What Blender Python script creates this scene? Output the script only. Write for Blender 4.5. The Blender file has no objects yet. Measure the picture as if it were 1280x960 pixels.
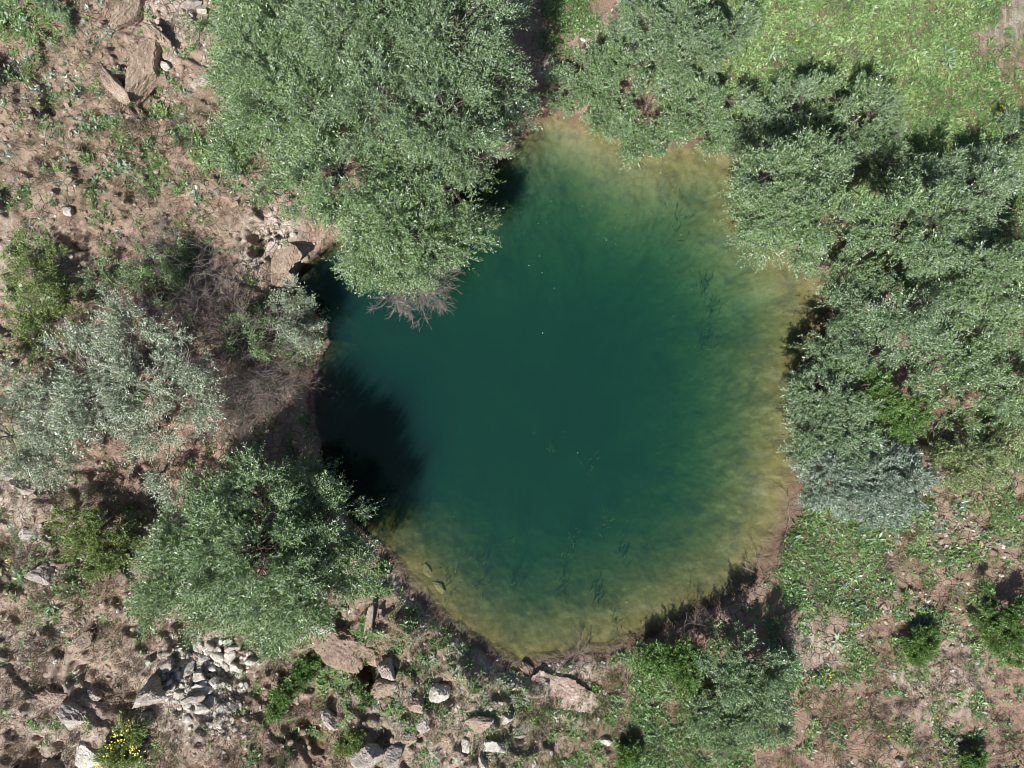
import bpy, math
import numpy as np
from mathutils import Vector

# ------------------------------------------------------------------ camera, sky, sun, exposure
SC = bpy.context.scene
COL = SC.collection
CAM_Z = 35.0
MPP = 0.04                                   # metres of ground per photo pixel (water level)
cd = bpy.data.cameras.new('camera'); cam = bpy.data.objects.new('camera', cd); COL.objects.link(cam)
cam.location = (0, 0, CAM_Z); cam.rotation_euler = (0, 0, 0)
cd.sensor_width = 36.0; cd.lens = 36.0*CAM_Z/(1280*MPP); cd.clip_end = 3000
SC.camera = cam
SUN_AZ, SUN_EL = math.radians(207), math.radians(51)       # azimuth from +Y, clockwise
w = bpy.data.worlds.new('World'); SC.world = w; w.use_nodes = True
nt = w.node_tree; nt.nodes.clear()
sky = nt.nodes.new('ShaderNodeTexSky'); sky.sky_type = 'NISHITA'; sky.sun_disc = False
sky.sun_elevation = SUN_EL; sky.sun_rotation = SUN_AZ
bg = nt.nodes.new('ShaderNodeBackground'); bg.inputs[1].default_value = 0.060
wo = nt.nodes.new('ShaderNodeOutputWorld')
nt.links.new(sky.outputs[0], bg.inputs[0]); nt.links.new(bg.outputs[0], wo.inputs[0])
sd_ = Vector((math.sin(SUN_AZ)*math.cos(SUN_EL), math.cos(SUN_AZ)*math.cos(SUN_EL), math.sin(SUN_EL)))
sl = bpy.data.lights.new('sun', 'SUN'); sl.energy = 5.0; sl.angle = math.radians(0.53); sl.color = (1.0, 0.975, 0.94)
so = bpy.data.objects.new('sun', sl); COL.objects.link(so); so.rotation_euler = sd_.to_track_quat('Z', 'Y').to_euler()
so.location = (0, -20, 60)
SC.view_settings.view_transform = 'Standard'; SC.view_settings.look = 'None'
SC.view_settings.exposure = 0.60; SC.view_settings.gamma = 1
SC.cycles.use_denoising = True; SC.cycles.pixel_filter_type = 'BLACKMAN_HARRIS'; SC.cycles.filter_width = 1.0
SC.cycles.max_bounces = 6; SC.cycles.diffuse_bounces = 2; SC.cycles.glossy_bounces = 2
SC.cycles.transparent_max_bounces = 12; SC.cycles.volume_bounces = 2; SC.cycles.transmission_bounces = 3

# ------------------------------------------------------------------ noise
RS = np.random.RandomState(7)
_LAT = RS.rand(256, 256).astype(np.float32)
_L3 = RS.rand(64, 64, 64).astype(np.float32)
def vnoise(x, y):
    xi = np.floor(x).astype(np.int64); yi = np.floor(y).astype(np.int64)
    fx = x-xi; fy = y-yi; fx = fx*fx*(3-2*fx); fy = fy*fy*(3-2*fy)
    a = _LAT[xi & 255, yi & 255]; b = _LAT[(xi+1) & 255, yi & 255]
    c = _LAT[xi & 255, (yi+1) & 255]; d = _LAT[(xi+1) & 255, (yi+1) & 255]
    return a+(b-a)*fx+(c-a)*fy+(a-b-c+d)*fx*fy
def fbm(x, y, scale, octs=4, seed=0, gain=0.5):
    s = 0; a = 1.0; t = 0; x = np.asarray(x, np.float64)/scale+seed*17.31; y = np.asarray(y, np.float64)/scale+seed*9.77
    for o in range(octs):
        s = s+a*vnoise(x, y); t += a; a *= gain
        x, y = (x*0.8-y*0.6)*2.03+5.1, (x*0.6+y*0.8)*2.03+1.7
    return s/t
def vnoise3(p):
    pi = np.floor(p).astype(np.int64); f = p-pi; f = f*f*(3-2*f); r = 0
    for dx in (0, 1):
        for dy in (0, 1):
            for dz in (0, 1):
                wt = (f[:, 0] if dx else 1-f[:, 0])*(f[:, 1] if dy else 1-f[:, 1])*(f[:, 2] if dz else 1-f[:, 2])
                r = r+wt*_L3[(pi[:, 0]+dx) & 63, (pi[:, 1]+dy) & 63, (pi[:, 2]+dz) & 63]
    return r
def fbm3(p, scale, octs=3):
    s = 0; a = 1.0; t = 0; q = p/scale+11.3
    for o in range(octs):
        s = s+a*vnoise3(q); t += a; a *= .5; q = q*2.07+3.3
    return s/t
def sstep(a, b, x):
    t = np.clip((x-a)/(b-a), 0, 1); return t*t*(3-2*t)

# ------------------------------------------------------------------ the pond's shoreline
# (photo x, photo y, slope of the bed away from the shore)
SH = [(688,132,.35),(712,140,.3),(748,146,.3),(792,160,.3),(830,168,.3),(880,172,.3),(932,182,.3),(942,215,.3),(965,258,.3),
 (998,296,.26),(1033,345,.24),(1042,395,.26),(1030,440,.26),(1018,500,.26),(1013,555,.26),(1002,600,.26),(1000,632,.26),(984,664,.28),
 (962,700,.3),(940,732,.32),(895,756,.40),(850,778,.42),(800,800,.42),(760,817,.42),(700,827,.42),(648,836,.42),(622,822,.44),(590,802,.45),
 (556,778,.45),(520,745,.45),(497,714,.48),(478,686,.6),(446,655,1.5),(415,612,2.2),(400,570,2.2),(394,530,1.6),(391,495,1.),(399,455,1.),
 (409,425,1.8),(404,400,2.2),(380,384,2.2),(368,362,2.2),(376,330,1.9),(408,304,2),(470,282,1.2),(560,246,1.2),(615,205,1.0),(660,160,.7)]
SHW = np.array([((a-640)*MPP, (480-b)*MPP) for a, b, _ in SH]); SHS = np.array([c for *_, c in SH])
def shore(x, y):
    """signed distance to the shoreline, positive in the water, and the bed's slope there"""
    sh = x.shape; x = x.ravel(); y = y.ravel()
    best = np.full(x.shape, 1e9); sl = np.zeros(x.shape); ins = np.zeros(x.shape, bool); wsum = np.zeros(x.shape)
    n = len(SHW)
    for i in range(n):
        ax, ay = SHW[i]; bx, by = SHW[(i+1) % n]; dx, dy = bx-ax, by-ay
        t = np.clip(((x-ax)*dx+(y-ay)*dy)/(dx*dx+dy*dy), 0, 1)
        d2 = (x-ax-t*dx)**2+(y-ay-t*dy)**2
        wt = 1/(d2+0.15)**2; sl += wt*(SHS[i]*(1-t)+SHS[(i+1) % n]*t); wsum += wt
        best = np.minimum(best, d2)
        c = ((ay > y) != (by > y)) & (x < dx*(y-ay)/(dy+1e-12)+ax); ins ^= c
    d = np.sqrt(best); d = np.where(ins, d, -d)
    return d.reshape(sh), (sl/wsum).reshape(sh)

def blob(u, v, L):
    r = np.zeros(u.shape)
    for a, b, ra, val in L:
        r = np.maximum(r, val*np.exp(-(((u-a)**2+(v-b)**2)/(ra*ra))**1.5))
    return r
ROUGH = [(60,200,330,.9),(200,60,160,.8),(250,330,180,.9),(60,500,200,.9),(120,840,330,1),(480,860,200,1),(620,930,150,1),(330,300,80,1),(700,870,60,.7)]
ROUGH2 = [(1220,840,260,.35),(1240,640,120,.3)]
def land_height(x, y, sd):
    u = x/MPP+640; v = 480-y/MPP
    rough = np.maximum(blob(u, v, ROUGH), blob(u, v, ROUGH2))
    out = np.maximum(-sd, 0)
    bankh = 0.22+0.75*blob(u, v, [(330,330,130,1),(400,500,120,.6),(430,640,110,.8),(520,820,110,.25),(650,890,60,.4)])
    h = bankh*sstep(0, 1, out/(0.35+bankh*.9))*0.9+0.035*np.minimum(out, 12)
    h += rough*(fbm(x, y, 4.5, 4, 1)-.4)*1.1*sstep(0, 2, out)
    t = fbm(x+0.35*fbm(x, y, 1.2, 2, 9), y, 2.6, 4, 2)*7; ti = np.floor(t); fr = t-ti
    h += rough*0.36*((ti+sstep(.72, 1., fr))-3)*sstep(.2, 1.2, out)          # little scarps of eroded clay
    rg = 1-np.abs(2*fbm(x, y, .9, 3, 5)-1)
    h += (0.06+rough*.26)*(rg-.6)*sstep(0, .8, out)
    h += (0.06+rough*.13)*(fbm(x, y, .3, 3, 3)-.5)*sstep(0, .3, out)
    # the hollow under the bank by the inlet
    for a, b, r, dz in [(330,300,14,-.8),(334,318,9,-.9),(458,830,12,-.8),(458,850,10,-.6),(52,940,16,-.9),(210,50,10,-.5),(545,870,12,-.5),(480,905,14,-.5),(585,925,6,-.5)]:
        wob = np.maximum(.2, 1+3.2*(fbm(x, y, .45, 3, 8)-.5))
        h += dz*np.exp(-((((u-a)**2+(v-b)**2)*wob)/(r*r))**2)
    return h
def full_height(x, y):
    sd, sl = shore(x, y)
    sd = sd+(fbm(x, y, 1.3, 4, 4)-.5)*0.55*sstep(-3, 0, sd)+(fbm(x, y, .25, 2, 6)-.5)*.14
    sp_ = np.maximum(sd, 0); dep = 5.2*(1-np.exp(-(sp_*sl*.85+.07*np.maximum(sp_-1.2, 0)**2)/5.2))
    dep = dep*(1+.24*(fbm(x, y, 3., 3, 12)-.5))
    land = land_height(x, y, sd)
    bed = -dep-0.02+0.05*(fbm(x, y, .5, 3, 13)-.5)*sstep(.1, .8, dep)
    return np.where(sd > 0, bed, land+.005*(sd < 0)), sd

# ------------------------------------------------------------------ mesh helpers
def obj(name, me, mat=None, parent=None, smooth=False):
    o = bpy.data.objects.new(name, me); COL.objects.link(o)
    if mat: me.materials.append(mat)
    if parent: o.parent = parent
    return o
def tag(o, label=None, cat=None, group=None, kind=None):
    if label: o['label'] = label
    if cat: o['category'] = cat
    if group: o['group'] = group
    if kind: o['kind'] = kind
    return o
def thing(name, label, cat, loc, group=None):
    o = bpy.data.objects.new(name, None); COL.objects.link(o); o.location = loc; o.empty_display_size = .3
    return tag(o, label, cat, group)
def mesh_np(name, V, F, smooth=False, tint=None):
    """F: (n,4) or (n,3) integer array"""
    me = bpy.data.meshes.new(name); k = F.shape[1]
    me.vertices.add(len(V)); me.vertices.foreach_set('co', np.ascontiguousarray(V, np.float32).ravel())
    me.loops.add(F.size); me.loops.foreach_set('vertex_index', np.ascontiguousarray(F, np.int32).ravel())
    me.polygons.add(len(F)); me.polygons.foreach_set('loop_start', np.arange(0, F.size, k, dtype=np.int32))
    me.polygons.foreach_set('use_smooth', np.full(len(F), smooth))
    if tint is not None:
        a = me.attributes.new('tint', 'FLOAT', 'POINT'); a.data.foreach_set('value', np.ascontiguousarray(tint, np.float32))
    me.update(calc_edges=True)
    return me
def nrm(a): return a/np.maximum(np.linalg.norm(a, axis=-1, keepdims=True), 1e-9)
def leaves_vf(P, D, N, L, W, tint, bend=0.0):
    """one diamond blade per row: base P, direction D, face normal about N"""
    D = nrm(D); S = nrm(np.cross(D, N)); L = np.asarray(L)[:, None]; W = np.asarray(W)[:, None]
    mid = P+D*L*.45; up = nrm(np.cross(S, D))
    V = np.stack([P, mid+S*W*.5, P+D*L-up*L*bend, mid-S*W*.5], 1).reshape(-1, 3)
    F = np.arange(len(P)*4).reshape(-1, 4)
    return V, F, np.repeat(tint, 4)
def tubes_vf(segs, sides=5):
    """segs: list of (points (n,3), radii (n,))"""
    VV = []; FF = []; off = 0; a = np.arange(sides)*2*math.pi/sides
    for P, R in segs:
        P = np.asarray(P, float); R = np.asarray(R, float); T = nrm(np.gradient(P, axis=0))
        ref = np.array([0.13, .31, .94]); X = nrm(np.cross(T, ref)); Y = np.cross(T, X)
        V = P[:, None]+R[:, None, None]*(X[:, None]*np.cos(a)[None, :, None]+Y[:, None]*np.sin(a)[None, :, None])
        n = len(P); i = np.arange(n-1)[:, None]*sides; j = np.arange(sides)[None]; k = (j+1) % sides
        F = np.stack([i+j, i+k, i+sides+k, i+sides+j], -1).reshape(-1, 4)+off
        VV.append(V.reshape(-1, 3)); FF.append(F); off += n*sides
    return np.concatenate(VV), np.concatenate(FF)

# ------------------------------------------------------------------ materials
def newmat(name):
    m = bpy.data.materials.new(name); m.use_nodes = True; t = m.node_tree; t.nodes.clear()
    out = t.nodes.new('ShaderNodeOutputMaterial'); return m, t, out
def N(t, typ, **kw):
    n = t.nodes.new('ShaderNode'+typ)
    for k, v in kw.items():
        if k.startswith('i_'):
            n.inputs[k[2:].replace('_', ' ')].default_value = v
        else: setattr(n, k, v)
    return n
def noise_n(t, scale, detail=4, rough=.55, dist=0, vec=None):
    n = N(t, 'TexNoise'); n.inputs['Scale'].default_value = scale; n.inputs['Detail'].default_value = detail
    n.inputs['Roughness'].default_value = rough; n.inputs['Distortion'].default_value = dist
    if vec: t.links.new(vec, n.inputs['Vector'])
    return n.outputs['Fac']
def ramp(t, fac, stops):
    r = N(t, 'ValToRGB'); e = r.color_ramp.elements
    while len(e) < len(stops): e.new(.5)
    for i, (p, c) in enumerate(stops): e[i].position = p; e[i].color = (*c, 1) if not np.isscalar(c) else (c, c, c, 1)
    t.links.new(fac, r.inputs[0]); return r.outputs[0]
def mixc(t, fac, a, b, bt='MIX'):
    m = N(t, 'MixRGB', blend_type=bt)
    for s, v in ((m.inputs[0], fac), (m.inputs[1], a), (m.inputs[2], b)):
        if isinstance(v, (int, float)): s.default_value = v
        elif isinstance(v, tuple): s.default_value = (*v, 1)
        else: t.links.new(v, s)
    return m.outputs[0]
def math_n(t, op, a, b=0.0, c=None):
    m = N(t, 'Math', operation=op)
    for i, v in enumerate((a, b, c)):
        if v is None: continue
        if isinstance(v, (int, float)): m.inputs[i].default_value = v
        else: t.links.new(v, m.inputs[i])
    return m.outputs[0]

def leaf_mat(name, c0, c1, c2, back, rough=.42, trans=.20, spec=.8, gain=1.55):
    m, t, out = newmat(name)
    at = N(t, 'Attribute', attribute_name='tint')
    c0, c1, c2 = [tuple(min(.9, q*gain) for q in c) for c in (c0, c1, c2)]
    col = ramp(t, at.outputs['Fac'], [(0, c0), (.5, c1), (1, c2)])
    geo = N(t, 'NewGeometry')
    big = noise_n(t, .55, 2, vec=geo.outputs['Position'])
    col = mixc(t, ramp(t, big, [(.35, 0.), (.7, .35)]), col, c2)
    col = mixc(t, geo.outputs['Backfacing'], col, back)
    p = N(t, 'BsdfPrincipled'); t.links.new(col, p.inputs['Base Color']); p.inputs['Roughness'].default_value = rough
    p.inputs['Specular IOR Level'].default_value = spec
    tr = N(t, 'BsdfTranslucent'); tc = mixc(t, 1.0, col, (1.0, 1.0, .45), 'MULTIPLY'); t.links.new(tc, tr.inputs[0])
    mx = N(t, 'MixShader'); mx.inputs[0].default_value = trans
    t.links.new(p.outputs[0], mx.inputs[1]); t.links.new(tr.outputs[0], mx.inputs[2]); t.links.new(mx.outputs[0], out.inputs[0])
    return m
def simple_mat(name, stops, scale, rough=.85, bump=.3, bscale=None):
    m, t, out = newmat(name); tc = N(t, 'TexCoord')
    f = noise_n(t, scale, 6, .6, .3, tc.outputs['Object']); p = N(t, 'BsdfPrincipled')
    t.links.new(ramp(t, f, stops), p.inputs['Base Color']); p.inputs['Roughness'].default_value = rough
    if bump:
        b = N(t, 'Bump'); b.inputs['Strength'].default_value = bump; b.inputs['Distance'].default_value = .05
        t.links.new(noise_n(t, bscale or scale*3, 5, .65, 0, tc.outputs['Object']), b.inputs['Height']); t.links.new(b.outputs[0], p.inputs['Normal'])
    t.links.new(p.outputs[0], out.inputs[0]); return m
M = {}
M['willow'] = leaf_mat('willow_leaf', (.026,.060,.015), (.088,.155,.044), (.158,.225,.095), (.29,.36,.25), .40)
M['willow_dark'] = leaf_mat('dark_willow_leaf', (.028,.060,.022), (.080,.136,.048), (.150,.208,.095), (.26,.33,.23), .40)
M['silver'] = leaf_mat('silver_leaf', (.070,.100,.060), (.155,.195,.125), (.25,.29,.21), (.40,.44,.37), .40)
M['sage'] = leaf_mat('sage_leaf', (.034,.066,.026), (.088,.148,.062), (.155,.215,.112), (.29,.36,.25), .40)
M['blue'] = leaf_mat('blue_leaf', (.048,.080,.052), (.112,.155,.108), (.20,.245,.19), (.33,.39,.34), .40)
M['olive'] = leaf_mat('olive_leaf', (.070,.105,.030), (.130,.180,.060), (.19,.24,.10), (.23,.27,.15), .45)
M['bright'] = leaf_mat('bright_leaf', (.030,.070,.014), (.070,.140,.026), (.125,.20,.045), (.13,.22,.07), .42, .3)
M['yellow'] = leaf_mat('yellow_green_leaf', (.040,.080,.018), (.090,.145,.032), (.165,.21,.055), (.18,.22,.08), .45, .3)
M['weed'] = leaf_mat('weed_leaf', (.030,.075,.020), (.080,.155,.040), (.155,.225,.080), (.15,.22,.09), .45, .3, gain=1.45)
M['meadow'] = leaf_mat('meadow_leaf', (.032,.080,.022), (.125,.212,.058), (.26,.35,.14), (.20,.28,.13), .45, .3, gain=1.45)
M['glaucous'] = leaf_mat('glaucous_leaf', (.10,.155,.10), (.17,.24,.16), (.27,.34,.25), (.27,.33,.26), .45, .2)
M['dry'] = leaf_mat('dry_blade', (.115,.080,.055), (.21,.16,.11), (.34,.28,.20), (.24,.19,.14), .7, .15, .2, gain=1.0)
M['greydry'] = leaf_mat('grey_dry_blade', (.10,.078,.065), (.18,.145,.125), (.28,.235,.205), (.2,.17,.14), .7, .15, .2, gain=1.0)
M['flower'] = leaf_mat('yellow_petal', (.55,.42,.01), (.75,.60,.02), (.85,.72,.06), (.6,.5,.05), .5, .2, gain=1.0)
M['fleck'] = leaf_mat('floating_fleck', (.35,.38,.25), (.55,.55,.42), (.7,.7,.6), (.6,.6,.5), .6, .1, gain=1.0)
M['red'] = leaf_mat('red_stem', (.20,.03,.03), (.30,.05,.05), (.35,.10,.08), (.25,.05,.05), .6, .1, gain=1.0)
M['waterweed'] = leaf_mat('waterweed', (.04,.085,.03), (.08,.13,.045), (.13,.18,.065), (.1,.15,.05), .6, .3, gain=1.0)
M['bark'] = simple_mat('bark', [(.3, (.07,.052,.04)), (.7, (.17,.14,.11))], 6)
M['twig'] = simple_mat('bare_twig', [(.3, (.13,.108,.093)), (.7, (.28,.245,.22))], 3, .8, 0)
M['twig_dark'] = simple_mat('dark_bare_twig', [(.3, (.075,.060,.052)), (.7, (.22,.185,.16))], 3, .8, 0)
M['wetstick'] = simple_mat('wet_stick', [(.3, (.12,.085,.06)), (.7, (.3,.23,.17))], 3, .7, 0)

def rock_mat(name, a, b, c, lich=.25):
    m, t, out = newmat(name); tc = N(t, 'TexCoord'); geo = N(t, 'NewGeometry'); v = tc.outputs['Object']
    f = noise_n(t, 2.2, 8, .62, .4, v); col = ramp(t, f, [(.3, a), (.5, b), (.72, c)])
    f2 = noise_n(t, 9, 5, .7, .2, v); col = mixc(t, ramp(t, f2, [(.45, 0.), (.62, .55)]), col, tuple(x*.55 for x in a))
    vo = N(t, 'TexVoronoi', feature='DISTANCE_TO_EDGE'); vo.inputs['Scale'].default_value = 2.4; t.links.new(v, vo.inputs['Vector'])
    col = mixc(t, ramp(t, vo.outputs[0], [(0., lich), (.035, 0.)]), col, tuple(x*.35 for x in a))
    p = N(t, 'BsdfPrincipled'); t.links.new(col, p.inputs['Base Color']); p.inputs['Roughness'].default_value = .88
    h = math_n(t, 'ADD', f2, math_n(t, 'MULTIPLY', noise_n(t, 28, 4, .7, 0, v), .5))
    bmp = N(t, 'Bump'); bmp.inputs['Strength'].default_value = .7; bmp.inputs['Distance'].default_value = .06
    t.links.new(h, bmp.inputs['Height']); t.links.new(bmp.outputs[0], p.inputs['Normal']); t.links.new(p.outputs[0], out.inputs[0]); return m
M['rock_pale'] = rock_mat('pale_limestone', (.30,.265,.22), (.50,.46,.40), (.68,.64,.57))
M['rock_grey'] = rock_mat('grey_limestone', (.23,.19,.16), (.38,.33,.285), (.54,.49,.44))
M['rock_streak'] = rock_mat('streaked_clay_slab', (.30,.20,.155), (.42,.31,.25), (.62,.54,.47))
M['rock_white'] = rock_mat('white_limestone', (.38,.34,.29), (.60,.56,.49), (.76,.72,.65))
M['rock_brown'] = rock_mat('brown_clay_rock', (.16,.11,.08), (.26,.185,.14), (.37,.28,.22))
M['rock_tan'] = rock_mat('tan_clay_rock', (.23,.165,.12), (.33,.25,.185), (.44,.355,.275))

# ground
def ground_mat():
    m, t, out = newmat('ground_soil'); geo = N(t, 'NewGeometry'); pos = geo.outputs['Position']
    at = N(t, 'Attribute', attribute_name='cover'); sp = N(t, 'SeparateColor'); t.links.new(at.outputs['Color'], sp.inputs[0])
    green, pale, rocky = sp.outputs[0], sp.outputs[1], sp.outputs[2]
    f1 = noise_n(t, .35, 6, .6, .5, pos); f2 = noise_n(t, 2.3, 8, .65, .4, pos); f3 = noise_n(t, 13, 5, .7, .2, pos)
    pink = ramp(t, f2, [(.30, (.25,.145,.108)), (.50, (.38,.235,.182)), (.72, (.50,.35,.28))])
    tan = ramp(t, f2, [(.30, (.20,.138,.10)), (.5, (.38,.275,.205)), (.72, (.54,.43,.345))])
    col = mixc(t, rocky, pink, tan)
    col = mixc(t, ramp(t, f1, [(.42, 0.), (.64, .5)]), col, (.43,.325,.245))
    col = mixc(t, ramp(t, f3, [(.30, .8), (.48, 0.)]), col, (.105,.070,.05))
    col = mixc(t, math_n(t, 'MULTIPLY', rocky, ramp(t, noise_n(t, 1.3, 7, .7, .5, pos), [(.52, 0.), (.66, .55)])), col, (.16,.105,.078))
    col = mixc(t, ramp(t, f3, [(.60, 0.), (.74, .45)]), col, (.50,.43,.36))
    streak = N(t, 'Mapping'); streak.inputs['Scale'].default_value = (1.0, .22, 1); streak.inputs['Rotation'].default_value = (0, 0, .5)
    t.links.new(pos, streak.inputs[0]); fs = noise_n(t, 5, 5, .65, .3, streak.outputs[0])
    pm = math_n(t, 'MULTIPLY', pale, ramp(t, fs, [(.38, 0.), (.58, 1.)]))
    col = mixc(t, pm, col, (.66,.58,.50))
    gm = math_n(t, 'MULTIPLY', green, ramp(t, f2, [(.3, .35), (.65, .85)]))
    col = mixc(t, gm, col, (.085,.115,.035))
    # cracks in the dried clay
    vo = N(t, 'TexVoronoi', feature='DISTANCE_TO_EDGE'); vo.inputs['Scale'].default_value = 2.6
    wv = N(t, 'TexNoise'); wv.inputs['Scale'].default_value = 3; t.links.new(pos, wv.inputs['Vector'])
    wm = N(t, 'MixRGB'); wm.inputs[0].default_value = .18; t.links.new(pos, wm.inputs[1]); t.links.new(wv.outputs['Color'], wm.inputs[2])
    t.links.new(wm.outputs[0], vo.inputs['Vector'])
    crk = math_n(t, 'MULTIPLY', ramp(t, vo.outputs[0], [(0., 1.), (.05, 0.)]), ramp(t, f1, [(.45, 0.), (.6, .8)]))
    col = mixc(t, crk, col, (.10,.066,.048))
    # wet rim and pond bed (by true height against the water line)
    z = N(t, 'SeparateXYZ'); t.links.new(pos, z.inputs[0])
    wet = ramp(t, math_n(t, 'ADD', z.outputs[2], math_n(t, 'MULTIPLY', math_n(t, 'SUBTRACT', f2, .5), .25)), [(.02, .85), (.17, 0.)])
    col = mixc(t, wet, col, mixc(t, .6, col, (.11,.068,.045)))
    bsand = ramp(t, f2, [(.35, (.165,.118,.043)), (.65, (.235,.172,.068))])
    silt_shade = mixc(t, ramp(t, noise_n(t, .8, 8, .68, .25, pos), [(.49, 0.), (.64, .75)]), bsand, (.085,.075,.035))
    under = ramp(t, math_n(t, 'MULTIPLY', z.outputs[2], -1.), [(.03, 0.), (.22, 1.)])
    silt_shade = mixc(t, math_n(t, 'MULTIPLY', pale, .85), silt_shade, (.035,.036,.022))  # under water, pale is a mask: shade and tree reflection painted onto the bed
    col = mixc(t, under, col, silt_shade); crk = math_n(t, 'MULTIPLY', crk, math_n(t, 'SUBTRACT', 1., under))
    p = N(t, 'BsdfPrincipled'); t.links.new(col, p.inputs['Base Color'])
    t.links.new(ramp(t, z.outputs[2], [(0., .35), (.08, .92)]), p.inputs['Roughness']); p.inputs['Specular IOR Level'].default_value = .3
    h = math_n(t, 'ADD', math_n(t, 'MULTIPLY', f2, .9), math_n(t, 'MULTIPLY', f3, .5))
    h = math_n(t, 'SUBTRACT', math_n(t, 'ADD', h, math_n(t, 'MULTIPLY', noise_n(t, 45, 3, .7, 0, pos), .18)), math_n(t, 'MULTIPLY', crk, .4))
    h = math_n(t, 'MULTIPLY', h, math_n(t, 'SUBTRACT', 1., math_n(t, 'MULTIPLY', under, .8)))
    b = N(t, 'Bump'); b.inputs['Strength'].default_value = 1.0; b.inputs['Distance'].default_value = .2
    t.links.new(h, b.inputs['Height']); t.links.new(b.outputs[0], p.inputs['Normal'])
    t.links.new(p.outputs[0], out.inputs[0]); return m
M['ground'] = ground_mat()

# ------------------------------------------------------------------ ground sheet, one mesh out to the horizon
def axis(half, step, far):
    a = list(np.arange(-half, half+1e-6, step)); s = step; x = a[-1]; o = []
    while x < far: s *= 1.18; x += s; o.append(x)
    return np.array([-q for q in o[::-1]]+a+o)
GX, GY = axis(29.5, .06, 900), axis(22.8, .06, 900)
XX, YY = np.meshgrid(GX, GY, indexing='ij')
HH, SD = full_height(XX, YY)
far = np.maximum(np.abs(XX)-32, np.abs(YY)-25); HH = HH*(1-sstep(0, 30, far))+0.8*sstep(0, 30, far)
UU = XX/MPP+640; VV_ = 480-YY/MPP
GREEN = [(1100,50,260,1.05),(1000,110,150,1.05),(1230,170,130,.95),(930,60,150,.95),(720,25,45,.75),(690,60,30,.6),(1050,700,105,.95),(1020,660,50,.95),(1000,760,60,.8),(1100,760,110,.6),
 (1190,680,110,.58),(1100,690,110,.72),(1270,620,60,.5),(1040,850,90,.5),(1150,880,170,.42),(850,930,130,.8),(760,900,70,.7),(640,880,90,.58),(560,860,90,.58),(520,810,60,.6),(500,770,50,.6),
 (480,740,40,.6),(380,880,90,.45),(20,20,60,.75),(70,60,60,.5),(250,180,90,.62),(160,200,100,.5),(60,130,100,.45),(20,220,60,.5),(60,340,70,.7),(20,440,70,.5),
 (390,440,30,.5),(385,540,30,.65),(30,700,60,.6),(90,700,80,.4),(60,570,60,.3),(180,960,90,.4),(1250,300,200,.8),(1250,520,120,.7)]
PALE = [(700,865,38,1.),(710,845,30,1),(740,50,25,.9),(690,90,18,.9),(1250,30,45,.8),(1015,800,38,.7),(1170,850,60,.8),(350,300,38,.9),(340,330,30,.7),(30,330,60,.6),(600,900,70,.6),
 (560,930,60,.5),(240,850,70,.7),(100,900,90,.5),(40,640,70,.5),(30,780,70,.4),(690,430,10,0),(220,40,50,.6)]
cov = np.zeros(XX.shape+(4,), np.float32); cov[..., 3] = 1
edge = sstep(0, 20, far)
cov[..., 0] = np.clip(blob(UU, VV_, GREEN)*np.where(UU < 600, .5, .9)*sstep(-.1, .5, -SD)*(.3+1.2*fbm(XX, YY, 1.1, 4, 21))+.55*edge*fbm(XX, YY, 9, 4, 22), 0, 1)
cov[..., 1] = np.where(SD > 0, blob(UU, VV_, [(430,400,110,1),(440,560,90,1),(420,480,60,1),(620,220,80,.7),(560,300,80,.8)]), np.clip(blob(UU, VV_, PALE)+.75*np.exp(-((SD+.40)/.22)**2)*(VV_ > 640)*(UU < 760), 0, 1))  # in the water: painted shade darkening the left bay's bed; on land: pale earth
cov[..., 2] = np.clip(blob(UU, VV_, ROUGH), 0, 1)
nx, ny = len(GX), len(GY)
idx = np.arange(nx*ny).reshape(nx, ny)
F = np.stack([idx[:-1, :-1], idx[1:, :-1], idx[1:, 1:], idx[:-1, 1:]], -1).reshape(-1, 4)
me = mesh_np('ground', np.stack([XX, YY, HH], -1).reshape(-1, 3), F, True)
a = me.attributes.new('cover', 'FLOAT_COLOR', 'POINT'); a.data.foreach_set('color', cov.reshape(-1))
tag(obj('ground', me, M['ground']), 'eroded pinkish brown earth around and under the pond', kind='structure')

def gsamp(A, x, y):
    x = np.asarray(x, float); y = np.asarray(y, float)
    i = np.clip(np.searchsorted(GX, x)-1, 0, nx-2); j = np.clip(np.searchsorted(GY, y)-1, 0, ny-2)
    fx = (x-GX[i])/(GX[i+1]-GX[i]); fy = (y-GY[j])/(GY[j+1]-GY[j])
    return (A[i, j]*(1-fx)*(1-fy)+A[i+1, j]*fx*(1-fy)+A[i, j+1]*(1-fx)*fy+A[i+1, j+1]*fx*fy)
def hgt(x, y): return gsamp(HH, x, y)
def at_h(px, py, z):
    k = MPP*(CAM_Z-z)/CAM_Z; return (px-640)*k, (480-py)*k
def on_ground(px, py, up=0.0):
    z = 0.5
    for _ in range(4):
        x, y = at_h(px, py, z+up); z = float(hgt(x, y))
    return x, y, z

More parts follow.
